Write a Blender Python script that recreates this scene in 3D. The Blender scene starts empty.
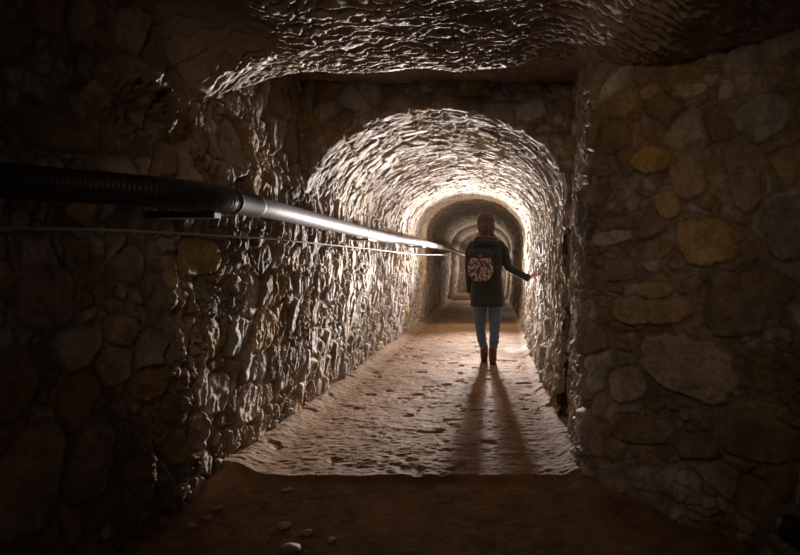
import bpy, bmesh, math, random
import numpy as np
from mathutils import Vector, Matrix

random.seed(7)
SC = bpy.context.scene
COL = SC.collection
KF = 533.0; VX = 490.0; VY = 264.0; CH = 1.09      # focal length in px, vanishing point, camera height


def P(px, py, Y):
    """point at depth Y seen at pixel px,py"""
    return ((px - VX) * Y / KF, Y, CH + (VY - py) * Y / KF)


# ------------------------------------------------------------------ noise
def h2(ix, iy, seed):
    ix = ix.astype(np.int64); iy = iy.astype(np.int64)
    h = (ix * 374761393 + iy * 668265263 + seed * 1274126177) & 0xFFFFFFFF
    h = ((h ^ (h >> 13)) * 1274126177) & 0xFFFFFFFF
    h = ((h ^ (h >> 16)) * 2246822519) & 0xFFFFFFFF
    h = h ^ (h >> 15)
    return (h & 0xFFFFFF) / float(0xFFFFFF)


def sstep(a, b, x):
    t = np.clip((x - a) / (b - a), 0, 1)
    return t * t * (3 - 2 * t)


def vnoise(x, y, seed):
    ix = np.floor(x); iy = np.floor(y)
    fx = x - ix; fy = y - iy
    fx = fx * fx * fx * (fx * (fx * 6 - 15) + 10); fy = fy * fy * fy * (fy * (fy * 6 - 15) + 10)
    a = h2(ix, iy, seed); b = h2(ix + 1, iy, seed); c = h2(ix, iy + 1, seed); d = h2(ix + 1, iy + 1, seed)
    return (a + (b - a) * fx) * (1 - fy) + (c + (d - c) * fx) * fy


def fbm(x, y, seed, octs=4, gain=.5):
    s = 0; amp = 1; tot = 0
    for k in range(octs):
        s = s + amp * (vnoise(x, y, seed + 17 * k) * 2 - 1); tot += amp
        x = x * 2.03 + 5.1; y = y * 2.03 + 3.7; amp *= gain
    return s / tot


def ridged(x, y, seed, octs=4):
    s = 0; amp = 1; tot = 0
    for k in range(octs):
        s = s + amp * (1 - np.abs(vnoise(x, y, seed + 31 * k) * 2 - 1)) ** 2; tot += amp
        x = x * 2.1 + 1.3; y = y * 2.1 + 7.7; amp *= .55
    return s / tot


def voro(x, y, seed, jit=.9):
    ix = np.floor(x); iy = np.floor(y)
    f1 = np.full(x.shape, 9.); f2 = np.full(x.shape, 9.)
    cx = np.zeros(x.shape); cy = np.zeros(x.shape); dx1 = np.zeros(x.shape); dy1 = np.zeros(x.shape)
    for i in (-1, 0, 1):
        for j in (-1, 0, 1):
            gx = ix + i; gy = iy + j
            jx = gx + .5 + (h2(gx, gy, seed) - .5) * jit; jy = gy + .5 + (h2(gx, gy, seed + 1) - .5) * jit
            dx = x - jx; dy = y - jy
            d = np.sqrt(dx * dx + dy * dy)
            near = d < f1
            f2 = np.where(near, f1, np.minimum(f2, d))
            cx = np.where(near, gx, cx); cy = np.where(near, gy, cy)
            dx1 = np.where(near, dx, dx1); dy1 = np.where(near, dy, dy1)
            f1 = np.where(near, d, f1)
    return f1, f2, cx, cy, dx1, dy1


# palette of the stones (albedo)
PAL = np.array([(.30, .235, .175), (.38, .32, .26), (.24, .17, .105), (.34, .235, .12), (.43, .385, .34),
                (.28, .215, .17), (.34, .275, .215), (.20, .15, .11), (.40, .34, .31), (.30, .20, .10)])
MORTAR = np.array((.20, .15, .105))
OCHRE = (.43, .30, .12); PALE = (.52, .42, .34); GREY = (.30, .28, .27); TAN = (.42, .30, .17)


def masonry(u, v, seed, su=.16, sv=.20, amp=.035, tilt=.07, specials=(), rough=1.0, wh=0.0, fine_v=1.0):
    """u: height/girth, v: run. Returns displacement and albedo."""
    wu = u + .035 * fbm(u * 5, v * 5, seed + 5, 3); wv = v + .035 * fbm(u * 5, v * 5, seed + 9, 3)
    f1, f2, cx, cy, dx, dy = voro(wu / su, wv / sv, seed)
    e = f2 - f1
    big = sstep(.0, .22, e)
    r1 = h2(cx, cy, seed + 21); r2 = h2(cx, cy, seed + 22); r3 = h2(cx, cy, seed + 23); r4 = h2(cx, cy, seed + 24)
    # small stones packed between: some cells are subdivided
    g1, g2, ex, ey, ddx, ddy = voro(wu / (su * .42), wv / (sv * .42), seed + 50)
    sub = (r4 < .45)
    s1 = h2(ex, ey, seed + 61); s2 = h2(ex, ey, seed + 62); s3 = h2(ex, ey, seed + 63)
    small = sstep(.0, .24, g2 - g1)
    hb = big * (amp * (.35 + .65 * r1) + tilt * su * ((r2 - .5) * dx + (r3 - .5) * dy) * 3)
    hs = big * small * (amp * .8 * (.3 + .7 * s1) + tilt * su * ((s2 - .5) * ddx + (s3 - .5) * ddy) * 1.6)
    h = np.where(sub, hs, hb)
    idx = np.where(sub, (s3 * 9.99), (r3 * 9.99)).astype(int)
    colr = PAL[idx]
    m = np.where(sub, big * small, big)
    # specials: single stones put where the photo shows them
    for (su0, sv0, ru, rv, c, rot) in specials:
        a = (u - su0); b = (v - sv0)
        ca, sa = math.cos(rot), math.sin(rot)
        aa = (a * ca + b * sa) / ru; bb = (-a * sa + b * ca) / rv
        wob = .18 * fbm(u * 9, v * 9, seed + 77, 3) + .10 * fbm(u * 25, v * 25, seed + 78, 2)
        d = (np.abs(aa) ** 2.8 + np.abs(bb) ** 2.8) ** (1 / 2.8) + wob
        k = sstep(1.06, .9, d)[..., None]; ring = sstep(1.3, 1.08, d)
        h = h * (1 - ring) + ring * (.004) + k[..., 0] * (.028 + .010 * (bb * .6 - aa * .4))
        colr = colr * (1 - k) + np.array(c) * k
        m = np.maximum(m * (1 - ring), k[..., 0])
    wu2 = u + .03 * fbm(u * 7, v * 9, seed + 33, 3); wv2 = v + .03 * fbm(u * 7, v * 9, seed + 34, 3)
    h = h + rough * (.020 * fbm(u * 3, v * 3, seed + 2, 3) + .012 * fbm(wu2 * 14, wv2 * 24 * fine_v, seed + 3, 5, .68)
                     + .013 * (ridged(wu2 * 8, wv2 * 15 * fine_v, seed + 4, 5) - .45))
    mm = (.40 + .60 * m)[..., None]
    colr = MORTAR * (1 - mm) + colr * mm
    colr = colr * (1 + .55 * fbm(u * 9, v * 16, seed + 11, 5, .65)[..., None])
    hue = fbm(u * 2.3, v * 2.3, seed + 13, 3)[..., None]
    colr = colr * (1 + hue * np.array((.10, -.02, -.30)))
    colr = colr * (1 + .45 * fbm(u * 1.7, v * 1.7, seed + 14, 4)[..., None])
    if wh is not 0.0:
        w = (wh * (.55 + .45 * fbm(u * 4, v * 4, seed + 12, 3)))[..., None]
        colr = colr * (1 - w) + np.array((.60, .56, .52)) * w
    return h, np.clip(colr, .02, .85)


# ------------------------------------------------------------------ mesh helpers
def mesh_from_arrays(name, V, F, color=None):
    me = bpy.data.meshes.new(name)
    V = np.ascontiguousarray(V.reshape(-1, 3), dtype=np.float32); F = np.ascontiguousarray(F.reshape(-1, 4), dtype=np.int32)
    me.vertices.add(len(V)); me.vertices.foreach_set('co', V.ravel())
    me.loops.add(F.size); me.loops.foreach_set('vertex_index', F.ravel())
    me.polygons.add(len(F)); me.polygons.foreach_set('loop_start', np.arange(0, F.size, 4, dtype=np.int32))
    me.update(calc_edges=True); me.validate()
    me.polygons.foreach_set('use_smooth', np.ones(len(me.polygons), dtype=bool))
    if color is not None:
        a = me.color_attributes.new('albedo', 'FLOAT_COLOR', 'POINT')
        c = np.ones((len(V), 4), dtype=np.float32); c[:, :3] = color.reshape(-1, 3)
        a.data.foreach_set('color', c.ravel())
    return me


def grid_faces(nr, nc, flip=False, base=0):
    i = np.arange(nr - 1)[:, None] * nc + np.arange(nc - 1)[None, :] + base
    q = np.stack([i, i + 1, i + nc + 1, i + nc], -1).reshape(-1, 4)
    return q[:, ::-1] if flip else q


def normals(Pg):
    a = np.gradient(Pg, axis=0); b = np.gradient(Pg, axis=1)
    n = np.cross(a, b); n /= np.linalg.norm(n, axis=-1, keepdims=True) + 1e-9
    return n


def link(name, me, mat, parent=None):
    o = bpy.data.objects.new(name, me); COL.objects.link(o)
    if mat and not me.materials: me.materials.append(mat)
    if parent: o.parent = parent
    return o


def tag(o, label=None, cat=None, group=None, kind=None):
    if label: o['label'] = label
    if cat: o['category'] = cat
    if group: o['group'] = group
    if kind: o['kind'] = kind
    return o


def empty(name, loc, label, cat, group=None):
    o = bpy.data.objects.new(name, None); COL.objects.link(o); o.location = loc
    o.empty_display_size = .1
    return tag(o, label, cat, group)


# ------------------------------------------------------------------ materials
def new_mat(name):
    m = bpy.data.materials.new(name); m.use_nodes = True
    nt = m.node_tree; b = nt.nodes['Principled BSDF']
    return m, nt, b


def N(nt, t, **kw):
    n = nt.nodes.new(t)
    for k, v in kw.items(): setattr(n, k, v)
    return n


def rock_mat(name, scale, rough, spec, bump, bdist):
    m, nt, b = new_mat(name)
    at = N(nt, 'ShaderNodeAttribute', attribute_name='albedo')
    tc = N(nt, 'ShaderNodeTexCoord')
    n1 = N(nt, 'ShaderNodeTexNoise'); n1.inputs['Scale'].default_value = scale; n1.inputs['Detail'].default_value = 8; n1.inputs['Roughness'].default_value = .65
    nt.links.new(tc.outputs['Object'], n1.inputs['Vector'])
    mr = N(nt, 'ShaderNodeMapRange'); mr.inputs[1].default_value = .3; mr.inputs[2].default_value = .7; mr.inputs[3].default_value = .72; mr.inputs[4].default_value = 1.25
    nt.links.new(n1.outputs['Fac'], mr.inputs[0])
    mx = N(nt, 'ShaderNodeVectorMath', operation='SCALE')
    nt.links.new(at.outputs['Color'], mx.inputs[0]); nt.links.new(mr.outputs[0], mx.inputs['Scale'])
    nt.links.new(mx.outputs[0], b.inputs['Base Color'])
    bp = N(nt, 'ShaderNodeBump'); bp.inputs['Strength'].default_value = bump; bp.inputs['Distance'].default_value = bdist
    nt.links.new(n1.outputs['Fac'], bp.inputs['Height']); nt.links.new(bp.outputs[0], b.inputs['Normal'])
    b.inputs['Roughness'].default_value = rough; b.inputs['Specular IOR Level'].default_value = spec
    return m


M_WALL = rock_mat('rubble masonry', 45, .72, .28, .9, .010)
M_CEIL = rock_mat('scalloped rock', 40, .6, .4, .6, .01)
M_FLOOR = rock_mat('trodden earth', 60, .8, .18, .8, .008)
M_PEB = None


def plain(name, col, rough=.6, metal=0., spec=.5, noise=0., nscale=40, bump=0., bscale=200, sheen=0.):
    m, nt, b = new_mat(name)
    tc = N(nt, 'ShaderNodeTexCoord')
    n1 = N(nt, 'ShaderNodeTexNoise'); n1.inputs['Scale'].default_value = nscale; n1.inputs['Detail'].default_value = 5
    nt.links.new(tc.outputs['Object'], n1.inputs['Vector'])
    cr = N(nt, 'ShaderNodeValToRGB')
    c = np.array(col)
    cr.color_ramp.elements[0].position = .3; cr.color_ramp.elements[1].position = .7
    cr.color_ramp.elements[0].color = (*np.clip(c * (1 - noise), 0, 1), 1); cr.color_ramp.elements[1].color = (*np.clip(c * (1 + noise), 0, 1), 1)
    nt.links.new(n1.outputs['Fac'], cr.inputs[0]); nt.links.new(cr.outputs[0], b.inputs['Base Color'])
    if bump:
        n2 = N(nt, 'ShaderNodeTexNoise'); n2.inputs['Scale'].default_value = bscale; n2.inputs['Detail'].default_value = 4
        nt.links.new(tc.outputs['Object'], n2.inputs['Vector'])
        bp = N(nt, 'ShaderNodeBump'); bp.inputs['Strength'].default_value = bump; bp.inputs['Distance'].default_value = .004
        nt.links.new(n2.outputs['Fac'], bp.inputs['Height']); nt.links.new(bp.outputs[0], b.inputs['Normal'])
    b.inputs['Roughness'].default_value = rough; b.inputs['Metallic'].default_value = metal
    b.inputs['Specular IOR Level'].default_value = spec; b.inputs['Sheen Weight'].default_value = sheen
    return m


# ------------------------------------------------------------------ the tunnel
YF = 3.7          # depth of the arch face
def bend(Y): return .09 * sstep(4.0, 11.0, Y)
def crown(Y): return 2.16 + .13 * sstep(4.0, 11.0, Y)


def tunnel_section(Y, n):
    """n points from left floor over the vault to right floor, roughly even"""
    sp = 1.56
    xl0, xl1, xr0, xr1 = -1.37, -1.265, .465, .53
    pts = []
    zz = np.linspace(-.14, sp, 60)
    xl = xl0 + (xl1 - xl0) * sstep(-.1, 1.0, zz)
    a = (xr1 - xl1) / 2; xc = (xl1 + xr1) / 2
    th = np.linspace(math.pi, 0, 90)[1:-1]
    xr = xr0 + (xr1 - xr0) * sstep(-.1, .6, zz[::-1])
    X = np.concatenate([xl, xc + a * np.cos(th), xr]); Z = np.concatenate([zz, sp + (crown(Y) - sp) * np.sin(th), zz[::-1]])
    s = np.concatenate([[0], np.cumsum(np.hypot(np.diff(X), np.diff(Z)))])
    t = np.linspace(0, s[-1], n)
    return np.interp(t, s, X) + bend(Y), np.interp(t, s, Z), t - .14


Ys = [YF]
while Ys[-1] < 21.0: Ys.append(Ys[-1] + max(.009, .0023 * Ys[-1]))
Ys = np.array(Ys); NU = 620
sec = [tunnel_section(y, NU) for y in Ys]
X = np.array([s[0] for s in sec]); Z = np.array([s[1] for s in sec]); U = np.array([s[2] for s in sec])
Yg = np.repeat(Ys[:, None], NU, 1)
B = np.stack([X, Yg, Z], -1)
nn = normals(B)
cen = np.array((-.37, 0, 1.1)); sgn = np.sign(((cen - B) * nn * np.array((1, 0, 1))).sum(-1, keepdims=True)); nn = nn * sgn
# each band of masonry in the far part has a slightly projecting rib
hT, cT = masonry(U, Yg, 3, su=.20, sv=.115, amp=.042 - .012 * sstep(1.3, 1.7, 2.87 - np.abs(U - 2.87)), tilt=.10 - .04 * sstep(1.3, 1.7, 2.87 - np.abs(U - 2.87)), wh=.34 * sstep(3.0, 5.2, Yg) + .10, rough=1.0 - .15 * sstep(1.3, 1.7, 2.87 - np.abs(U - 2.87)))  # stone whitened inwards: some of the passage's brightness put into the colour
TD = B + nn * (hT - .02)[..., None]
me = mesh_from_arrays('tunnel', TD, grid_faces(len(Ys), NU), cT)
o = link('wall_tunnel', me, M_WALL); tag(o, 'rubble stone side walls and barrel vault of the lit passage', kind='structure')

# far end wall of the passage
xs = np.linspace(-1.6, .9, 120); zs = np.linspace(-.2, 2.5, 120)
XX, ZZ = np.meshgrid(xs, zs)
hE, cE = masonry(ZZ, XX, 91)
me = mesh_from_arrays('end', np.stack([XX, 20.6 - hE, ZZ], -1), grid_faces(120, 120), cE)
tag(link('wall_far', me, M_WALL), 'stone wall closing the far end of the passage', kind='structure')


# ------------------------------------------------------------------ chamber walls
def path_resample(pts, step):
    p = np.array(pts, float)
    # Catmull-Rom smoothing
    q = []
    pp = np.vstack([2 * p[0] - p[1], p, 2 * p[-1] - p[-2]])
    for i in range(1, len(pp) - 2):
        for t in np.linspace(0, 1, 30, endpoint=False):
            q.append(.5 * ((2 * pp[i]) + (-pp[i - 1] + pp[i + 1]) * t + (2 * pp[i - 1] - 5 * pp[i] + 4 * pp[i + 1] - pp[i + 2]) * t * t + (-pp[i - 1] + 3 * pp[i] - 3 * pp[i + 1] + pp[i + 2]) * t ** 3))
    q.append(p[-1]); q = np.array(q)
    s = np.concatenate([[0], np.cumsum(np.linalg.norm(np.diff(q, axis=0), axis=1))])
    t = np.arange(0, s[-1], step)
    return np.stack([np.interp(t, s, q[:, k]) for k in range(q.shape[1])], -1), t


def wall_px(path, t, px, py):
    """arc position and height where the ray of a pixel meets the wall path"""
    pxs = VX + KF * path[:, 0] / path[:, 1]
    i = int(np.argmin(np.abs(pxs - px)))
    return t[i], CH + (VY - py) * path[i, 1] / KF


# left wall : x at springing level; profile offset below
LPATH = [(-1.265, 3.74), (-1.275, 3.4), (-1.29, 3.05), (-1.315, 2.75), (-1.37, 2.5), (-1.475, 2.3), (-1.62, 2.1), (-1.79, 1.9), (-1.97, 1.7), (-2.2, 1.4), (-2.5, .9)]
lp, lt = path_resample(LPATH, .0052)
zs = np.arange(-.2, 2.55, .0065)
tn = np.gradient(lp, axis=0); tn /= np.linalg.norm(tn, axis=1, keepdims=True)
nl = np.stack([-tn[:, 1], tn[:, 0]], -1)      # inward normal (+x side)
if nl[0, 0] < 0: nl = -nl
VV, ZZ = np.meshgrid(YF - lt + .04, zs)
off = -.105 * (1 - sstep(-.1, 1.0, ZZ)) - .05 * sstep(1.57, 1.75, ZZ)   # foot steps back, wall above springing stands back
spl = []
for (px, py, rw, rh, c, rot) in [(202, 258, 20, 18, OCHRE, .05), (168, 272, 7, 17, TAN, 0), (124, 332, 13, 14, TAN, .4), (30, 495, 38, 60, PAL[6], .2),
                                 (45, 300, 30, 30, PAL[5], 0), (15, 390, 24, 34, PAL[2], .2), (100, 470, 24, 40, PAL[5], .1), (228, 395, 12, 22, PAL[4], .1),
                                 (262, 405, 12, 20, PALE, .1), (150, 385, 20, 16, PAL[3], .1), (60, 130, 40, 20, PAL[2], .1), (268, 330, 10, 20, TAN, 0)]:
    t0, z0 = wall_px(lp, lt, px, py)
    t1, _ = wall_px(lp, lt, px - rw, py); t2, _ = wall_px(lp, lt, px + rw, py)
    i = int(np.argmin(abs(lt - t0)))
    spl.append((z0, YF + .04 - t0, rh * lp[i, 1] / KF, max(.02, abs(t1 - t2) / 2), c, rot))
hL, cL = masonry(ZZ, VV, 3, su=.20, sv=.115, amp=.042, tilt=.10, specials=spl, wh=.10, rough=1.0)
deep = sstep(3.3, 2.6, VV)
hL = hL + deep * (.045 * fbm(ZZ * 3.4, VV * 4, 401, 4) + .020 * (ridged(ZZ * 6, VV * 9, 402, 4) - .45))
for (px, py, ru, rv, am) in [(148, 92, .11, .07, .085), (118, 82, .05, .06, .08), (158, 120, .10, .04, .06), (100, 105, .07, .04, .07), (70, 78, .04, .03, .06), (72, 42, .03, .025, .05),
                             (117, 240, .035, .02, .05), (168, 300, .07, .03, .05), (172, 350, .10, .05, .06), (185, 400, .10, .05, .05), (152, 462, .16, .035, .07), (198, 470, .10, .06, .05), (180, 500, .06, .05, .05)]:
    t0, z0 = wall_px(lp, lt, px, py)
    uu = ZZ - z0; vv = VV - (YF + .04 - t0)
    g = np.exp(-((uu / ru) ** 2 + (vv / rv) ** 2) * (1 + .9 * fbm(ZZ * 14, VV * 14, 431, 3)))
    am = am * (2.6 if py < 200 else 1.2 if py < 320 else 2.0)
    hL = hL + am * g * (.65 + .9 * (ridged(ZZ * 14, VV * 22, 432, 4) - .3))
PL = np.stack([lp[:, 0][None] + nl[:, 0][None] * (off + hL - .02), lp[:, 1][None] + nl[:, 1][None] * (off + hL - .02), ZZ], -1)
me = mesh_from_arrays('left', PL, grid_faces(*ZZ.shape), cL)
tag(link('wall_left', me, M_WALL), 'dark rubble stone wall on the left behind the pipe', kind='structure')

RPATH = [(.585, 3.76), (.56, 3.4), (.535, 3.1), (.52, 2.86), (.535, 2.745), (.63, 2.655), (.78, 2.53), (1.05, 2.31), (1.4, 2.03), (1.9, 1.62), (2.4, 1.2), (2.7, .9)]
rp, rt = path_resample(RPATH, .0052)
tn = np.gradient(rp, axis=0); tn /= np.linalg.norm(tn, axis=1, keepdims=True)
nr = np.stack([tn[:, 1], -tn[:, 0]], -1)
if nr[0, 0] > 0: nr = -nr
VV, ZZ = np.meshgrid(YF - rt + .06, zs)
side = sstep(2.7, 2.95, VV)
off = .025 * sstep(1.7, 1.3, ZZ) * side + .03 * sstep(.9, -.1, ZZ)
spr = []
for (px, py, rw, rh, c, rot) in [(708, 243, 30, 24, OCHRE, .1), (652, 160, 19, 14, (.44, .29, .09), -.1), (760, 118, 28, 24, GREY, .5), (686, 366, 50, 30, PALE, -.15),
                                 (650, 310, 40, 14, TAN, .05), (742, 175, 16, 34, PAL[5], .1), (625, 385, 20, 16, PALE, .3), (655, 290, 18, 8, TAN, 0), (790, 230, 26, 30, PAL[5], .2),
                                 (760, 440, 44, 20, PAL[7], 0), (668, 205, 12, 14, TAN, .3), (612, 238, 20, 7, PALE, .1), (640, 430, 26, 14, PAL[2], 0), (735, 310, 34, 28, PAL[7], .1),
                                 (692, 90, 14, 7, PALE, 0), (650, 92, 10, 7, TAN, .2), (620, 270, 16, 12, PAL[5], 0), (690, 180, 16, 22, PAL[0], .5)]:
    t0, z0 = wall_px(rp[100:], rt[100:], px, py)
    t1, _ = wall_px(rp[100:], rt[100:], px - rw, py); t2, _ = wall_px(rp[100:], rt[100:], px + rw, py)
    i = int(np.argmin(abs(rt - t0)))
    spr.append((z0, YF + .06 - t0, rh * rp[i, 1] / KF, abs(t1 - t2) / 2, c, rot))
hR, cR = masonry(ZZ, VV, 203, su=.15, sv=.18, amp=.034, tilt=.09, specials=spr, wh=.08 + .12 * side, rough=1.1)
hR = hR + (1 - side) * (.040 * fbm(ZZ * 3.4, VV * 4, 411, 4) + .022 * (ridged(ZZ * 6, VV * 6, 412, 4) - .45))
PR = np.stack([rp[:, 0][None] + nr[:, 0][None] * (off + hR - .02), rp[:, 1][None] + nr[:, 1][None] * (off + hR - .02), ZZ], -1)
me = mesh_from_arrays('right', PR, grid_faces(*ZZ.shape), cR)
tag(link('wall_right', me, M_WALL), 'dark stone wall on the right with ochre and grey stones', kind='structure')

# head wall above the arch : fans out from the displaced rim of the vault
i0 = int(np.argmin(np.abs(U[0] - 1.35))); i1 = NU - i0
rim = TD[0, i0:i1]
nrm = rim.shape[0]
cxr, czr = -.37, 1.5
ang = np.arctan2(rim[:, 2] - czr, rim[:, 0] - cxr)
outer = []
for a in ang:
    dx, dz = math.cos(a), math.sin(a)
    k = 9
    if dx > 1e-6: k = min(k, (.72 - cxr) / dx)
    if dx < -1e-6: k = min(k, (-1.45 - cxr) / dx)
    if dz > 1e-6: k = min(k, (2.62 - czr) / dz)
    if dz < -1e-6: k = min(k, (.9 - czr) / dz)
    outer.append((cxr + dx * k, YF + .01, czr + dz * k))
outer = np.array(outer)
W = np.linspace(0, 1, 150)[:, None, None]
HW = rim[None] * (1 - W) + outer[None] * W
hH, cH = masonry(HW[..., 2], HW[..., 0], 303, su=.14, sv=.2, amp=.03, tilt=.07, wh=.05)
HW[..., 1] -= hH * sstep(0, .06, W[..., 0]) * 1.0
me = mesh_from_arrays('head', HW, grid_faces(150, nrm), cH)
tag(link('wall_back', me, M_WALL), 'dark head wall above the vault opening', kind='structure')

# ------------------------------------------------------------------ ceiling
def ceil_z(X, Y):
    t = np.abs(X + .36) / 1.0
    fall = np.where(X > -.36, .30 * sstep(.6, 1.15, t),   .40 * np.minimum(t, 1.08) ** 2.4) * sstep(3.75, 2.5, Y)
    fall = fall * (1 - (1 - sstep(2.15, 2.6, Y)) * sstep(.45, .8, t) * (X < -.36))
    bulge = .19 * np.exp(-np.abs((X + .38) / .72) ** 4) * sstep(3.38, 2.85, Y)
    return 2.36 - fall - bulge


xs = np.arange(-2.6, 2.7, .0075); ys = np.arange(.9, 3.9, .0065)
XX, YY = np.meshgrid(xs, ys)
wx = XX + .10 * fbm(XX * 3, YY * 3, 501, 3); wy = YY + .06 * fbm(XX * 4, YY * 4, 502, 3)
h = .035 * fbm(XX * 1.6, YY * 2.2, 503, 4) + .012 * fbm(XX * 22, YY * 30, 505, 4)
sl = (YY + .075 * fbm(XX * 4.5, YY * 5, 507, 4) + .05 * fbm(XX * 12, YY * 12, 509, 3)) / .055
fr = sl - np.floor(sl); saw = np.where(fr < .82, fr / .82, (1 - fr) / .18)
h = h + .025 * saw * (.6 + .8 * vnoise(XX * 5, YY * 9, 508))
cC = np.array((.30, .235, .17)) * (1 + .35 * fbm(XX * 5, YY * 5, 506, 5)[..., None])
me = mesh_from_arrays('ceiling', np.stack([XX, YY, ceil_z(XX, YY) - h], -1), grid_faces(*XX.shape), np.clip(cC, .03, .8))
tag(link('ceiling', me, M_CEIL), 'rippled bare rock ceiling of the dark chamber', kind='structure')


# ------------------------------------------------------------------ floor
def floor_z(X, Y):
    edge = 2.745 + .022 * fbm(X * 3, X * 0 + 1.5, 601, 4) + .07 * sstep(-1.0, -1.5, X)
    d_ = Y - edge; k = sstep(-.004, .006, d_) * .25 + .75 * sstep(-.42, .0, d_) ** 1.3
    rough = .009 * fbm(X * 6, Y * 6, 602, 4) + .006 * (ridged(X * 8, Y * 15, 603, 4) - .4) + .0045 * fbm(X * 30, Y * 50, 604, 4, .6)
    z = -.105 * (1 - k) + rough * (.75 + .25 * k)
    z = z - .13 * sstep(-.30, -1.1, d_)
    z = z + .004 * np.exp(-((Y - edge - .012) / .02) ** 2)
    # earth and mortar banked up against the foot of the walls
    xl = -1.37 + bend(Y); xr = .465 + bend(Y)
    inT = sstep(2.2, 2.8, Y)
    z = z + inT * (.045 * sstep(.20, .0, X - xl) + .03 * sstep(.10, 0, xr - X))
    pit = fbm(X * 7 + 9, Y * 7, 605, 3)
    z = z - .012 * sstep(.36, .6, pit)
    return z


def floor_grid(xs, ys):
    XX, YY = np.meshgrid(xs, ys)
    ZZ = floor_z(XX, YY)
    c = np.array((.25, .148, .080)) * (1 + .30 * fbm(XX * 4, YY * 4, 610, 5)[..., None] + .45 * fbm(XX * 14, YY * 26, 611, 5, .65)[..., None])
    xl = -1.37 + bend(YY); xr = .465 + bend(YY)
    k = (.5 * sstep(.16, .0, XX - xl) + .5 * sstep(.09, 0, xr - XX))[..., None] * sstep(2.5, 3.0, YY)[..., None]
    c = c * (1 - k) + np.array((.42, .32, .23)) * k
    # pale limy patches by the right wall; thin pale band across the floor farther in
    for (px, py, rx, ry) in [(516, 349, .22, .35), (508, 314, .28, .7), (470, 306, .9, .12)]:
        x0, y0, _ = P(px, py, KF * CH / (py - VY))
        d = np.hypot((XX - x0) / rx, (YY - y0) / ry) + .5 * fbm(XX * 8, YY * 5, 612, 3)
        k = .75 * sstep(1.1, .6, d)[..., None]
        c = c * (1 - k) + np.array((.62, .58, .54)) * k
    return np.stack([XX, YY, ZZ], -1), np.clip(c, .02, .8)


ya = np.arange(.9, 3.3001, .0065)
A, ca = floor_grid(np.arange(-2.7, 2.8, .009), ya)
yb = [ya[-1]]
while yb[-1] < 20.8: yb.append(yb[-1] + max(.008, .0024 * yb[-1]))
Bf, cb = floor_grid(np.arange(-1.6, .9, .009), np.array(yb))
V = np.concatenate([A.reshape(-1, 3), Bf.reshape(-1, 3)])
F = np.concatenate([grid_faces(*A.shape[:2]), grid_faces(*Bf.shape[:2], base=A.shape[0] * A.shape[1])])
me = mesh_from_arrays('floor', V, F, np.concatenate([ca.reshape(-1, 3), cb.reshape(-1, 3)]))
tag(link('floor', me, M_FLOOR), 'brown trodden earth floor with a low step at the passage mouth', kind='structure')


def fz(x, y): return float(floor_z(np.array([x]), np.array([y]))[0])


# ------------------------------------------------------------------ tubes, lofts
def smooth_pts(pts, n):
    p = np.array(pts, float); pp = np.vstack([2 * p[0] - p[1], p, 2 * p[-1] - p[-2]]); q = []
    for i in range(1, len(pp) - 2):
        for t in np.linspace(0, 1, n, endpoint=False):
            q.append(.5 * ((2 * pp[i]) + (-pp[i - 1] + pp[i + 1]) * t + (2 * pp[i - 1] - 5 * pp[i] + 4 * pp[i + 1] - pp[i + 2]) * t * t + (-pp[i - 1] + 3 * pp[i] - 3 * pp[i + 1] + pp[i + 2]) * t ** 3))
    q.append(p[-1]); return np.array(q)


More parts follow.
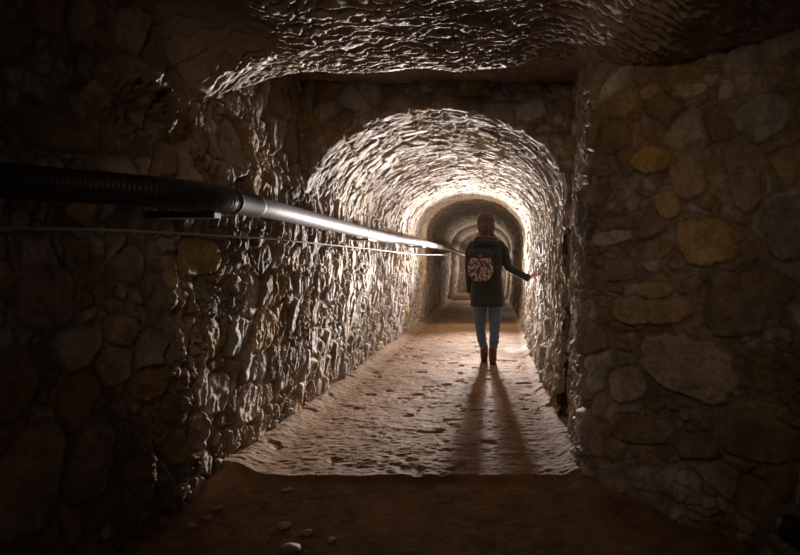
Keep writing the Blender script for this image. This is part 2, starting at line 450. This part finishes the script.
class MB:
    def __init__(s): s.v = []; s.f = []

    def tube(s, pts, rad, seg=16, caps=True):
        pts = [Vector(p) for p in pts]; n = len(pts)
        if not hasattr(rad, '__len__'): rad = [rad] * n
        b = len(s.v)
        t = (pts[1] - pts[0]).normalized()
        up = Vector((0, 0, 1)) if abs(t.z) < .9 else Vector((0, 1, 0))
        x = t.cross(up).normalized(); y = x.cross(t).normalized()
        for i in range(n):
            tt = (pts[min(i + 1, n - 1)] - pts[max(i - 1, 0)]).normalized()
            x = (x - tt * x.dot(tt)).normalized(); y = x.cross(tt).normalized()
            r = rad[i]; ra, rb = (r if hasattr(r, '__len__') else (r, r))
            for k in range(seg):
                a = 2 * math.pi * k / seg
                s.v.append(tuple(pts[i] + x * math.cos(a) * ra + y * math.sin(a) * rb))
        for i in range(n - 1):
            for k in range(seg):
                k2 = (k + 1) % seg
                s.f.append((b + i * seg + k, b + i * seg + k2, b + (i + 1) * seg + k2, b + (i + 1) * seg + k))
        if caps:
            s.f.append(tuple(b + k for k in range(seg))[::-1]); s.f.append(tuple(b + (n - 1) * seg + k for k in range(seg)))

    def limb(s, pts, rad, seg=16):
        """tube with rounded ends"""
        P_ = [Vector(p) for p in pts]
        R_ = [(r if hasattr(r, '__len__') else (r, r)) for r in rad]
        def cap(a, b, r, rev):
            d = (a - b).normalized(); m = (r[0] + r[1]) / 2; out = []
            for th in (80, 60, 40, 20):
                c = math.cos(math.radians(th)); si = math.sin(math.radians(th))
                out.append((a + d * m * si, (r[0] * c, r[1] * c)))
            return out
        st = cap(P_[0], P_[1], R_[0], True); en = cap(P_[-1], P_[-2], R_[-1], False)[::-1]
        pp = [q[0] for q in st] + P_ + [q[0] for q in en]; rr = [q[1] for q in st] + R_ + [q[1] for q in en]
        s.tube(pp, rr, seg)

    def ell(s, c, r, seg=24, rings=16, rot=None):
        b = len(s.v); c = Vector(c)
        for i in range(rings + 1):
            th = math.pi * i / rings
            for k in range(seg):
                a = 2 * math.pi * k / seg
                p = Vector((r[0] * math.sin(th) * math.cos(a), r[1] * math.sin(th) * math.sin(a), r[2] * math.cos(th)))
                if rot: p = rot @ p
                s.v.append(tuple(c + p))
        for i in range(rings):
            for k in range(seg):
                k2 = (k + 1) % seg
                s.f.append((b + i * seg + k, b + (i + 1) * seg + k, b + (i + 1) * seg + k2, b + i * seg + k2))

    def box(s, c, h, rot=None):
        b = len(s.v); c = Vector(c)
        for x in (-1, 1):
            for y in (-1, 1):
                for z in (-1, 1):
                    p = Vector((x * h[0], y * h[1], z * h[2]))
                    if rot: p = rot @ p
                    s.v.append(tuple(c + p))
        for f in ((0, 1, 3, 2), (4, 6, 7, 5), (0, 4, 5, 1), (2, 3, 7, 6), (0, 2, 6, 4), (1, 5, 7, 3)): s.f.append(tuple(b + i for i in f))

    def loft(s, rings, caps=True):
        b = len(s.v); n = len(rings[0])
        for r in rings: s.v += [tuple(p) for p in r]
        for i in range(len(rings) - 1):
            for k in range(n):
                k2 = (k + 1) % n
                s.f.append((b + i * n + k, b + i * n + k2, b + (i + 1) * n + k2, b + (i + 1) * n + k))
        if caps:
            s.f.append(tuple(b + k for k in range(n))[::-1]); s.f.append(tuple(b + (len(rings) - 1) * n + k for k in range(n)))

    def build(s, name, mat, parent=None, remesh=0, sm=6, bevel=0, shade=True, weld=True):
        me = bpy.data.meshes.new(name); me.from_pydata(s.v, [], s.f); me.update()
        bm = bmesh.new(); bm.from_mesh(me)
        if weld: bmesh.ops.remove_doubles(bm, verts=bm.verts, dist=1e-5)
        bmesh.ops.recalc_face_normals(bm, faces=bm.faces); bm.to_mesh(me); bm.free()
        if remesh:
            t = bpy.data.objects.new('t', me); COL.objects.link(t)
            m = t.modifiers.new('r', 'REMESH'); m.mode = 'VOXEL'; m.voxel_size = remesh
            if sm:
                m2 = t.modifiers.new('s', 'SMOOTH'); m2.iterations = sm; m2.factor = .5
            dg = bpy.context.evaluated_depsgraph_get()
            me2 = bpy.data.meshes.new_from_object(t.evaluated_get(dg)); bpy.data.objects.remove(t); me = me2; me.name = name
        if shade:
            for p in me.polygons: p.use_smooth = True
        o = link(name, me, mat, parent)
        if bevel:
            m = o.modifiers.new('b', 'BEVEL'); m.width = bevel; m.segments = 2; m.limit_method = 'ANGLE'
        return o


# ------------------------------------------------------------------ the pipe and the cable
M_SLEEVE = plain('black foam', (.018, .017, .018), .42, spec=.5, noise=.4, nscale=60, bump=.5, bscale=90)
M_COLLAR = plain('dark rubber', (.018, .017, .018), .65, spec=.5, noise=.3, bump=.3)
M_STEEL = plain('dusty grey pipe', (.24, .215, .26), .6, metal=.1, spec=.28, noise=.3, nscale=50, bump=.35, bscale=120)
M_IRON = plain('dark iron', (.06, .055, .055), .5, metal=.6, noise=.4)
M_CABLE = plain('pale cable', (.38, .34, .35), .65, spec=.2, noise=.15)

pz = 1.37
PIPE = [(-2.02, 1.42, pz), (-1.80, 1.62, pz), (-1.54, 1.866, pz), (-1.30, 2.07, pz), (-1.185, 2.25, pz), (-1.145, 2.5, pz), (-1.125, 2.70, pz), (-1.12, 3.0, pz), (-1.12, 3.4, pz), (-1.115, 4.4, pz), (-1.10, 5.5, 1.37),
        (-1.03, 7.0, 1.385), (-.98, 8.3, 1.40), (-.86, 11.0, 1.39), (-.72, 15.0, 1.345), (-.62, 17.5, 1.33), (-.5, 20.55, 1.33)]
pp = smooth_pts(PIPE, 14)
def seg_y(a, b): return [tuple(p) for p in pp if a <= p[1] <= b]
def at_y(y):
    i = int(np.argmin(np.abs(pp[:, 1] - y))); return pp[i], (pp[min(i + 1, len(pp) - 1)] - pp[i - 1])
pipe = empty('wall_pipe', (-1.12, 3.0, pz), 'grey metal pipe with a black insulated end running along the left wall', 'pipe')
def local(pts, o): return [(p[0] - o[0], p[1] - o[1], p[2] - o[2]) for p in pts]
PO = (-1.12, 3.0, pz)
m = MB(); m.tube(local(seg_y(2.5, 21), PO), .048, 28); m.build('pipe_run', M_STEEL, pipe)
# corrugated foam sleeve
sp_ = [p for p in pp if p[1] <= 2.36]; dense = []
for a, b in zip(sp_[:-1], sp_[1:]):
    L = np.linalg.norm(b - a); n = max(1, int(L / .0035))
    dense += [a + (b - a) * k / n for k in range(n)]
arc = np.concatenate([[0], np.cumsum(np.linalg.norm(np.diff(np.array(dense), axis=0), axis=1))])
rad = [.0605 + .0009 * math.sin(2 * math.pi * s / .016) for s in arc]
rad[-1] = .050; rad[-2] = .057
m = MB(); m.tube(local(dense, PO), rad, 28); m.build('insulation_sleeve', M_SLEEVE, pipe)
m = MB(); cs = seg_y(2.32, 2.60); m.tube(local(cs, PO), [.054] * (len(cs) - 1) + [.050], 28); o = m.build('collar', M_COLLAR, pipe, bevel=.004)
for y0, r in ((2.385, .0565), (4.72, .0505), (5.55, .0505), (7.4, .0505), (9.6, .0505)):
    c, t = at_y(y0); t = t / np.linalg.norm(t); w = .012 if y0 > 3 else .007
    m = MB(); m.tube(local([c - t * w, c - t * w * .6, c + t * w * .6, c + t * w], PO), [r - .003, r, r, r - .003], 28); m.build('joint_band', M_STEEL if y0 > 3 else M_COLLAR, pipe)
def wall_left_x(y):
    if y >= YF: return -1.27 + float(bend(y))
    return float(np.interp(y, lp[::-1, 1], lp[::-1, 0]))
for y0, r in ((2.27, .060), (4.95, .048), (7.9, .048), (11.0, .048)):
    c, t = at_y(y0); wx = wall_left_x(y0) - .03
    m = MB(); near = y0 < 3
    m.box(((wx + c[0]) / 2 + .02 - PO[0], y0 - PO[1], c[2] - r - (.012 if near else .008) - PO[2]), (abs(wx - c[0]) / 2 + .0, .03 if near else .16, .014 if near else .007))
    m.build('bracket', M_COLLAR if near else M_IRON, pipe, bevel=.006 if near else .002, shade=False)

CAB = [(-2.05, 1.35, 1.21), (-1.66, 1.79, 1.212), (-1.36, 1.86, 1.21), (-1.19, 2.19, 1.211), (-1.09, 2.62, 1.215), (-1.03, 3.08, 1.211), (-.98, 4.4, 1.213), (-.93, 6.8, 1.212), (-.80, 9.5, 1.25), (-.62, 14.0, 1.292), (-.45, 20.5, 1.30)]
cp = smooth_pts(CAB, 16)
m = MB(); m.tube([tuple(p) for p in cp], [.0048 + .0004 * max(0, min(1, (p[1] - 3) / 5)) for p in cp], 10)
tag(m.build('cable', M_CABLE), 'thin pale cable strung below the pipe along the left wall', 'cable')

# ------------------------------------------------------------------ dark pipe end at the right edge
x0, y0, z0 = P(790, 529, 1.72)
m = MB(); m.limb(local([(x0, y0, z0), (x0 + .10, y0 - .03, z0 - .05), (x0 + .26, y0 - .10, z0 - .15), (x0 + .48, y0 - .2, fz(1.5, 1.5) + .05)], (0, 0, 0)), [.045, .050, .052, .052], 24)
tag(m.build('hose_end', M_SLEEVE), 'black rounded hose end sticking in beside the dark right wall', 'hose')

# ------------------------------------------------------------------ loose stones on the floor
M_PEB = plain('pale stone', (.42, .35, .29), .6, noise=.35, nscale=30, bump=.6, bscale=80)
def pebble(px, py, wpx, hf, label, group=None, seed=0):
    Y = 3.0
    for _ in range(30):
        x = (px - VX) * Y / KF; z = fz(x, Y); Y = KF * (CH - z) / (py - VY)
    x = (px - VX) * Y / KF; r = wpx * Y / KF / 2
    rnd = random.Random(seed)
    bm = bmesh.new(); bmesh.ops.create_icosphere(bm, subdivisions=4, radius=1)
    cuts = [(Vector((rnd.gauss(0, 1), rnd.gauss(0, 1), rnd.gauss(0, .8))).normalized(), rnd.uniform(.6, .9)) for _ in range(12)]
    ph = [rnd.uniform(0, 6) for _ in range(6)]
    for v in bm.verts:
        p = v.co.copy()
        for n, d in cuts:
            k = p.dot(n)
            if k > d: p -= n * (k - d) * .85
        p *= 1 + .05 * math.sin(5 * p.x + ph[0]) * math.sin(4 * p.y + ph[1]) + .03 * math.sin(11 * p.z + ph[2]) * math.sin(9 * p.x + ph[3])
        v.co = Vector((p.x * r * 1.15, p.y * r * rnd.uniform(.99, 1.01) * .85, p.z * r * hf))
    me = bpy.data.meshes.new('loose_stone'); bm.to_mesh(me); bm.free()
    for p in me.polygons: p.use_smooth = True
    o = link('loose_stone', me, M_PEB); o.location = (x, Y, fz(x, Y) + r * hf * .45); o.rotation_euler = (0, 0, rnd.uniform(-.5, .5))
    tag(o, label, 'stone', group)
G = 'loose stones on the chamber floor'
pebble(291, 551, 19, .55, 'largest loose stone, half lit, at the bottom edge of the picture', G, 1)
pebble(284, 528, 15, .5, 'flat brown stone just above the largest loose stone', G, 2)
pebble(307, 534, 11, .6, 'small pale stone right of the flat brown stone', G, 3)
pebble(287, 491, 11, .45, 'pale flat chip just in front of the step edge', G, 4)
pebble(332, 541, 10, .6, 'small dark stone furthest to the right on the chamber floor', G, 5)
pebble(219, 511, 9, .6, 'pebble at the foot of the left wall, nearest to the step', G, 6)
pebble(208, 519, 9, .6, 'middle pebble of the three at the foot of the left wall', G, 7)
pebble(191, 528, 10, .7, 'pebble at the foot of the left wall, nearest to the viewer', G, 8)
pebble(306, 503, 6, .5, 'tiny stone chip behind the other loose stones', G, 9)

# ------------------------------------------------------------------ the woman
S = 5.84 / KF
def Q(px, py, dy=0.): return Vector(((px - VX) * S, 5.84 + dy, CH + (VY - py) * S))
M_SKIN = plain('skin', (.52, .30, .21), .5, noise=.08)
M_COAT = plain('black wool', (.014, .014, .011), .85, noise=.35, nscale=80, bump=.5, bscale=300, sheen=.15)
M_JEAN = plain('blue denim', (.075, .12, .18), .8, noise=.25, nscale=45, bump=.4, bscale=350)
M_BOOT = plain('brown leather', (.085, .024, .012), .45, noise=.3, nscale=50)
M_SOLE = plain('dark sole', (.02, .016, .014), .6)
M_HAIR = plain('auburn hair', (.065, .024, .012), .5, noise=.45, nscale=60, sheen=.3)
M_SCARF = plain('russet knit', (.085, .028, .022), .85, noise=.4, nscale=70, bump=.6, bscale=160, sheen=.3)

FL = Vector((-.065, 5.93, fz(-.065, 5.93))); FR = Vector((.03, 5.76, fz(.03, 5.76)))   # heels on the ground
PB = Vector((-.04, 5.84, 0))
person = empty('person', PB, 'woman in black coat and blue jeans walking away, right hand on the wall', 'person')
def L(v): return tuple(Vector(v) - PB)

head = Q(486, 223.5)
b = MB()
# skull, jaw, neck. she looks into the passage (+Y)
b.ell(L(head + Vector((0, -.004, .012))), (.074, .092, .098))
b.ell(L(head + Vector((0, .030, -.040))), (.056, .062, .068))
b.limb([L(head + Vector((0, .113, .000))), L(head + Vector((0, .120, -.018)))], [.011, .013], 10)          # nose
b.ell(L(head + Vector((0, .100, -.052))), (.024, .012, .007))                                                 # upper lip
b.ell(L(head + Vector((0, .097, -.063))), (.022, .012, .008))                                                 # lower lip
b.ell(L(head + Vector((0, .086, -.088))), (.022, .020, .018))                                                 # chin
for s in (-1, 1):
    b.ell(L(head + Vector((.074 * s, .005, -.012))), (.009, .020, .031))                                        # ears
    b.limb([L(head + Vector((.014 * s, .094, .024))), L(head + Vector((.050 * s, .080, .024)))], [.008, .007], 10)  # brows
b.limb([L(head + Vector((0, -.01, -.06))), L(Q(486, 240, -.015))], [.050, .056])
# torso
def tors(c, rx, ry): return [(c.x + rx * math.cos(a), c.y + ry * math.sin(a), c.z) for a in np.linspace(0, 2 * math.pi, 32, endpoint=False)]
tl = [(486, 240, .07, .06), (486, 243, .10, .075), (486, 250, .135, .09), (486, 262, .130, .09), (486.3, 274, .130, .090), (486.5, 284, .150, .10), (487, 294, .165, .11), (487.5, 302, .15, .10)]
b.loft([tors(Vector(L(Q(x, y))), rx, ry) for x, y, rx, ry in tl])
HIPL = Q(480.3, 298); HIPR = Q(494.5, 298)
KL = Q(480.6, 330, .05); KR = Q(494.5, 332, -.02)
AL = FL + Vector((-.005, .02, .10)); AR = FR + Vector((.005, .02, .10))
b.limb([L(HIPL), L(Q(480.3, 314, .02)), L(KL), L(KL.lerp(AL, .35) + Vector((0, -.015, 0))), L(AL)], [.080, .060, .043, .042, .030])
b.limb([L(HIPR), L(Q(495.2, 314, -.01)), L(KR), L(KR.lerp(AR, .35) + Vector((0, -.015, 0))), L(AR)], [.080, .060, .043, .042, .030])
for A_, F_ in ((AL, FL), (AR, FR)):
    b.limb([L(F_ + Vector((0, .02, .045))), L(F_ + Vector((0, .10, .045))), L(F_ + Vector((0, .17, .032)))], [(.030, .030), (.034, .026), (.030, .018)])
# arms
SL = Q(473.5, 248); EL = Q(468.8, 270, -.02); WL = Q(469.5, 288, .03)
SR = Q(499.5, 248); ER = Q(509.3, 268.5, .02); WR = Q(529.0, 278.6, .05)
b.limb([L(SL), L(EL), L(WL)], [.038, .034, .025]); b.limb([L(SR), L(ER), L(WR)], [.038, .036, .024])
# right hand, palm resting towards the wall, fingers spread forwards and upwards
hd = (Q(536.0, 274.6, .085) - WR).normalized()
pal = WR + hd * .055
b.limb([L(WR), L(WR + hd * .035), L(pal + hd * .025)], [(.022, .018), (.036, .015), (.038, .014)])
side_ = Vector((0, .75, .65)); side_ = (side_ - hd * side_.dot(hd)).normalized(); nrmh = hd.cross(side_).normalized()
for k, (o_, ln, spd) in enumerate([(.030, .074, .30), (.011, .084, .10), (-.010, .078, -.10), (-.029, .062, -.32)]):
    r0 = pal + hd * .030 + side_ * o_
    d1 = (hd + side_ * spd).normalized(); d2 = (hd + side_ * spd + Vector((-.12, .30, .02))).normalized()
    b.limb([L(r0 - d1 * .02), L(r0 + d1 * ln * .45), L(r0 + d1 * ln * .45 + d2 * ln * .55)], [.0095, .0088, .0075], 10)
t0 = pal - hd * .020 + side_ * .028
b.limb([L(t0), L(t0 + side_ * .032 + hd * .012), L(t0 + side_ * .050 + hd * .036)], [.012, .010, .0085], 10)
# left hand, hanging relaxed
hd = Vector((.02, .10, -1)).normalized(); pal = WL + hd * .06
b.limb([L(WL), L(WL + hd * .035), L(pal + hd * .025)], [(.022, .020), (.018, .036), (.016, .038)])
for k, (o_, ln) in enumerate([(.028, .070), (.010, .080), (-.009, .074), (-.027, .058)]):
    r0 = pal + hd * .028 + Vector((0, o_, 0))
    d2 = (hd + Vector((.45, .08, 0))).normalized(); d3 = (hd + Vector((1.0, .1, 0))).normalized()
    b.limb([L(r0 - hd * .02), L(r0 + hd * ln * .4), L(r0 + hd * ln * .4 + d2 * ln * .35), L(r0 + hd * ln * .4 + d2 * ln * .35 + d3 * ln * .25)], [.0095, .009, .008, .0075], 10)
t0 = pal - hd * .02 + Vector((.004, .03, 0))
b.limb([L(t0), L(t0 + Vector((.010, .024, -.022))), L(t0 + Vector((.020, .028, -.048)))], [.012, .010, .0085], 10)
body = b.build('body', M_SKIN, person, remesh=.0055, sm=3)
M_EYE = plain('eye', (.35, .30, .27), .2)
for s in (-1, 1):
    e = MB(); e.ell(L(head + Vector((.031 * s, .079, .006))), (.013, .010, .009), 16, 10); e.build('eye', M_EYE, person)

# hair : cap plus gathered length falling to the collar
hm = MB()
hm.ell(L(head + Vector((0, -.018, .014))), (.096, .104, .104))
hm.ell(L(head + Vector((0, -.045, -.035))), (.088, .075, .085))
for s in (-1, 1): hm.limb([L(head + Vector((.070 * s, .030, .03))), L(head + Vector((.080 * s, .010, -.04))), L(head + Vector((.060 * s, -.005, -.095)))], [.018, .020, .016])
hm.limb([L(head + Vector((-.005, -.075, -.03))), L(head + Vector((-.004, -.080, -.075))), L(head + Vector((-.005, -.075, -.11)))], [.060, .050, .035])
hair = hm.build('hair', M_HAIR, person, remesh=.006, sm=4)
for v in hair.data.vertices:                       # strands
    p = v.co - Vector(L(head)); a = math.atan2(p.x, -p.y)
    n = v.normal
    v.co += n * (.0028 * math.sin(a * 34 + 5 * p.z * 10) + .002 * math.sin(a * 61 + p.z * 30))

fz_ = MB(); rn = random.Random(5)  # fine strands added round the head to catch a rim of light
for _ in range(420):
    a = rn.uniform(0, 2 * math.pi); el = rn.uniform(-.5, 1.5)
    d = Vector((math.cos(a) * math.cos(el), math.sin(a) * math.cos(el), math.sin(el)))
    if d.y > .35 and d.z < .5: continue
    c = Vector((d.x * .093, -.020 + d.y * .100, .018 + d.z * .101)) * .97
    t = (d.cross(Vector((rn.gauss(0, 1), rn.gauss(0, 1), rn.gauss(0, 1)))).normalized() * .7 + d * .45 + Vector((0, 0, -.3))).normalized(); ln = rn.uniform(.015, .032)
    fz_.tube([L(head + c), L(head + c + t * ln * .5 + d * .002), L(head + c + t * ln)], [.0009, .0008, .0003], 4)
M_FUZZ, nt, bs = new_mat('backlit hair strands')
bs.inputs['Base Color'].default_value = (.30, .16, .08, 1); bs.inputs['Roughness'].default_value = .4; bs.inputs['Transmission Weight'].default_value = .5; bs.inputs['IOR'].default_value = 1.2  # paler than the hair itself, backlight put into the colour
o_ = fz_.build('rim_light_hair', M_FUZZ, person); o_['kind'] = 'stuff'

# scarf wound round the neck
sm_ = MB()
for k, (zz, r, tl_) in enumerate([(233.8, .072, .1), (236.5, .088, -.12), (239.3, .108, .08)]):
    c = Q(486, zz, 0.0); ring = []
    for a in np.linspace(0, 2 * math.pi, 40):
        ring.append(L(c + Vector((r * math.cos(a), r * .85 * math.sin(a), tl_ * .15 * math.cos(a + k) + .006 * math.sin(3 * a + k)))))
    sm_.tube(ring, [.021 + .004 * math.sin(5 * a + k) for a in np.linspace(0, 2 * math.pi, 40)], 12)
sm_.build('scarf', M_SCARF, person, remesh=.007, sm=3)

# coat : body and sleeves in one cloth
c_ = MB()
def coat_ring(px, py, rx, ry, dy=0, fold=0):
    c = Q(px, py, dy); out = []
    for a in np.linspace(0, 2 * math.pi, 64, endpoint=False):
        f = 1 + fold * (math.sin(7 * a + .6) * .5 + math.sin(11 * a + 2) * .3)
        ca, sa = math.cos(a), math.sin(a)
        ca = math.copysign(abs(ca) ** .85, ca); sa = math.copysign(abs(sa) ** .85, sa)
        out.append(L(Vector((c.x + rx * ca * f, c.y + ry * sa * f, c.z))))
    return out
cr = [(486, 238.3, .072, .07, 0), (486, 240.5, .118, .085, 0), (486, 243.5, .168, .10, 0), (486, 248, .187, .115, 0), (486, 255, .182, .125, 0), (486.3, 264, .172, .12, 0),
      (486.8, 273, .162, .115, .004), (487, 283, .170, .122, .010), (487.3, 293, .181, .13, .018), (487.5, 300, .188, .134, .026), (487.6, 305.6, .192, .138, .03), (487.6, 306.2, .188, .134, .03)]
c_.loft([coat_ring(x, y, rx, ry, 0, f) for x, y, rx, ry, f in cr])
c_.limb([L(Q(473, 246)), L(Q(470.2, 251)), L(EL + Vector((.005, 0, 0))), L(WL + Vector((.002, 0, .02))), L(WL + Vector((0, 0, -.03)))], [.058, .060, .050, .041, .039])
c_.limb([L(Q(499.5, 245.5)), L(Q(503.2, 250)), L(ER + Vector((-.01, 0, .01))), L(ER.lerp(WR, .5)), L(WR + (ER - WR).normalized() * .02)], [.058, .060, .050, .043, .037])
c_.build('coat', M_COAT, person, remesh=.0075, sm=4)
# hood lying on the shoulders
h_ = MB()
pts = []
for a in np.linspace(math.radians(195), math.radians(345), 20):
    c = Q(486, 243, 0); pts.append(L(c + Vector((.125 * math.cos(a), .11 * math.sin(a) + .0, .018 + .02 * math.sin(a)))))
h_.tube(pts, [.020 + .022 * math.sin(math.pi * k / 19) for k in range(20)], 14)
h_.build('hood', M_COAT, person, remesh=.007, sm=5)
cuf = MB(); d = (ER - WR).normalized()
cuf.tube([L(WR + d * .05), L(WR + d * .045), L(WR + d * .002), L(WR - d * .003)], [.036, .042, .040, .034], 20)
cuf.build('cuff', M_COAT, person)

# jeans
for hip, up, kn, an, F_ in ((HIPL, Q(480.3, 312, .02), KL, AL, FL), (HIPR, Q(495.2, 312, -.01), KR, AR, FR)):
    j = MB(); pts = smooth_pts([hip, up, kn, kn.lerp(an, .4) + Vector((0, -.015, 0)), F_ + Vector((0, .01, .155))], 10)
    rr = np.interp(np.linspace(0, 4, len(pts)), [0, 1, 2, 3, 4], [.088, .073, .053, .052, .037])
    rr = [r + .0022 * math.sin(k * 1.1) * (k > 8) + .002 * math.sin(k * 2.3) * (k > 30) for k, r in enumerate(rr)]
    j.tube([L(p) for p in pts], rr, 24); j.build('trouser_leg', M_JEAN, person)
# ankle boots
for F_ in (FL, FR):
    bt = MB()
    bt.limb([L(F_ + Vector((0, .012, .165))), L(F_ + Vector((0, .015, .11))), L(F_ + Vector((0, .018, .06)))], [(.046, .050), (.043, .050), (.043, .050)], 20)
    bt.limb([L(F_ + Vector((0, .0, .050))), L(F_ + Vector((0, .10, .045))), L(F_ + Vector((0, .185, .036)))], [(.036, .034), (.041, .032), (.036, .024)], 20)
    bo = bt.build('boot', M_BOOT, person, remesh=.006, sm=3)
    so = MB()
    pr = []
    for a in np.linspace(0, 2 * math.pi, 32, endpoint=False):
        yy = .09 + .135 * math.sin(a); w = .036 + .010 * math.sin(a)
        pr.append((w * math.cos(a), yy))
    so.loft([[L(F_ + Vector((x, y, z))) for x, y in pr] for z in (.004, .018)])
    so.box(L(F_ + Vector((0, .0, .022))), (.031, .033, .018))
    so.build('sole', M_SOLE, bo)

# backpack : round-bottomed flap bag in a mottled cloth
BPc = Q(481, 266.5, -.165)
bp = empty('backpack', Q(481, 281, -.165), 'small rounded backpack in mottled pink and black cloth worn on the black coat', 'backpack')
def LB(v): return tuple(Vector(v) - Q(481, 281, -.165))
mb_, nt, bs = new_mat('mottled cloth')
tc = N(nt, 'ShaderNodeTexCoord'); mp = N(nt, 'ShaderNodeMapping'); mp.inputs['Rotation'].default_value = (0, .5, 0); mp.inputs['Scale'].default_value = (1.35, 1, .8)
vo = N(nt, 'ShaderNodeTexNoise'); vo.inputs['Scale'].default_value = 34; vo.inputs['Detail'].default_value = 2.5; vo.inputs['Distortion'].default_value = .8
rp_ = N(nt, 'ShaderNodeValToRGB'); rp_.color_ramp.elements[0].position = .47; rp_.color_ramp.elements[0].color = (.035, .024, .024, 1)
rp_.color_ramp.elements[1].position = .56; rp_.color_ramp.elements[1].color = (.46, .33, .30, 1)
nt.links.new(tc.outputs['Object'], mp.inputs[0]); nt.links.new(mp.outputs[0], vo.inputs['Vector']); nt.links.new(vo.outputs['Fac'], rp_.inputs[0]); nt.links.new(rp_.outputs[0], bs.inputs['Base Color'])
bs.inputs['Roughness'].default_value = .75
k_ = MB(); rings = []
for t in np.linspace(0, 1, 15):            # outline in X-Z, lofted from the back panel to the outer face
    sc_ = math.sin(math.acos(min(1, abs(2 * t - 1) ** 2.2))) if t not in (0, 1) else .0
    sc_ = .55 + .45 * sc_
    ring = []
    for a in np.linspace(0, 2 * math.pi, 48, endpoint=False):
        x = .134 * math.copysign(abs(math.cos(a)) ** .8, math.cos(a)); zz = .150 * math.copysign(abs(math.sin(a)) ** .85, math.sin(a))
        if zz > 0: x *= (1 - .08 * (zz / .15) ** 2)
        ring.append(LB(BPc + Vector((x * sc_, -.055 + .11 * t, zz * sc_ - .012))))
    rings.append(ring)
k_.loft(rings); k_.build('bag_body', mb_, bp, remesh=.006, sm=4)
fl = MB(); rings = []
for t in np.linspace(0, 1, 9):
    sc_ = .80 + .20 * math.sin(math.pi * t) ** .5; ring = []
    for a in np.linspace(0, 2 * math.pi, 40, endpoint=False):
        x = .132 * math.copysign(abs(math.cos(a)) ** .55, math.cos(a)) * (.92 if math.sin(a) > .5 else 1); zz = (.058 if math.sin(a) > 0 else .048) * math.copysign(abs(math.sin(a)) ** .9, math.sin(a))
        ring.append(LB(BPc + Vector((x * sc_, -.068 + .115 * t,   .135 + zz * sc_))))
    rings.append(ring)
fl.loft(rings); fl.build('flap', plain('black cloth', (.02, .015, .014), .75, noise=.3), bp, remesh=.006, sm=3)
bt = MB(); bt.ell(LB(Q(480.5, 256.3, -.235)), (.009, .005, .009), 16, 8); o = bt.build('button', plain('pale metal', (.6, .5, .42), .35, metal=.6), bp)
tg = MB(); tg.box(LB(BPc + Vector((.0, -.02, -.185))), (.007, .004, .020)); tg.build('pull_tag', M_COLLAR, bp, bevel=.002)
for s in (-1, 1):
    st = MB(); c = Q(486, 245, 0)
    pts = smooth_pts([c + Vector((-.055 + .075 * s, -.125, -.02)), c + Vector((-.02 + .100 * s, -.105, .040)), c + Vector((-.01 + .110 * s, -.03, .062)), c + Vector((-.005 + .115 * s, .07, .02)), c + Vector((.0 + .125 * s, .125, -.10)),
                      c + Vector((.0 + .165 * s, .07, -.26)), c + Vector((-.03 + .14 * s, -.105, -.32))], 8)
    st.tube([LB(p) for p in pts], [(.016, .006)] * len(pts), 12); st.build('strap', M_COLLAR, bp)

# ------------------------------------------------------------------ light
def lamp(kind, loc, power, col, r=.05, aim=None, cone=160, blend=.4):
    ld = bpy.data.lights.new('passage_or_fill_lamp', kind); ld.energy = power; ld.color = col
    if kind != 'AREA': ld.shadow_soft_size = r
    if kind == 'SPOT': ld.spot_size = math.radians(cone); ld.spot_blend = blend
    o = bpy.data.objects.new('passage_or_fill_lamp', ld); COL.objects.link(o); o.location = loc
    if aim: o.rotation_euler = (Vector(aim) - Vector(loc)).to_track_quat('-Z', 'Y').to_euler()
    return o
CW = (1, .90, .83)
lamp('SPOT', (-.05, 7.1, .62), 200, CW, .05, (-.25, 0, 1.5), 110, 1)
lamp('SPOT', (-.22, 7.1, .95), 850, CW, .05, (-1.35, 2.5, 1.3), 56, 1)  # added beam, not a separate lamp of the passage: brightens the left wall
lamp('SPOT', (.12, 7.1, .95), 330, CW, .05, (.55, 2.8, 1.35), 42, 1)  # added beam as well, brightens the right pier
lamp('POINT', (-.07, 7.15, 1.0), 12, CW, .05)
lamp('SPOT', (-.07, 10.0, 1.15), 1300, CW, .07, (-.3, 0, 1.8), 92, 1)
lamp('SPOT', (-.07, 9.9, 1.12), 900, CW, .05, (-.45, 2.6, 2.2), 26, 1)  # added narrow beam to light the chamber ceiling
lamp('SPOT', (-.07, 9.95, 1.2), 45, (1, .80, .58), .07, (-.1, 0, 1.25), 174, .3)
lamp('SPOT', (-.13, 16.2, 1.0), 60, (1, .82, .62), .08, (-.3, 0, 1.0), 172, .3)
lamp('POINT', (-.17, 19.3, 1.0), 45, (1, .86, .72), .08)
lamp('SPOT', (-.45, -.1, 2.0), 27, (1, .72, .48), .15, (.15, 3.7, 1.2), 80, 1)     # added weak warm fill from behind the camera, for the dim chamber

w = bpy.data.worlds.new('World'); SC.world = w; w.use_nodes = True
bg = w.node_tree.nodes['Background']; bg.inputs[0].default_value = (1, .70, .45, 1); bg.inputs[1].default_value = .02

# ------------------------------------------------------------------ camera
cd = bpy.data.cameras.new('camera'); cam = bpy.data.objects.new('camera', cd); COL.objects.link(cam)
cam.location = (0, 0, CH); cam.rotation_euler = (math.pi / 2, 0, 0)
cd.sensor_width = 36; cd.lens = KF / 800 * 36; cd.shift_x = (400 - VX) / 800; cd.shift_y = (VY - 277.5) / 800
cd.clip_start = .02
SC.camera = cam
vs = SC.view_settings; vs.view_transform = 'Standard'; vs.look = 'None'; vs.gamma = 1; vs.use_curve_mapping = False; vs.exposure = 0
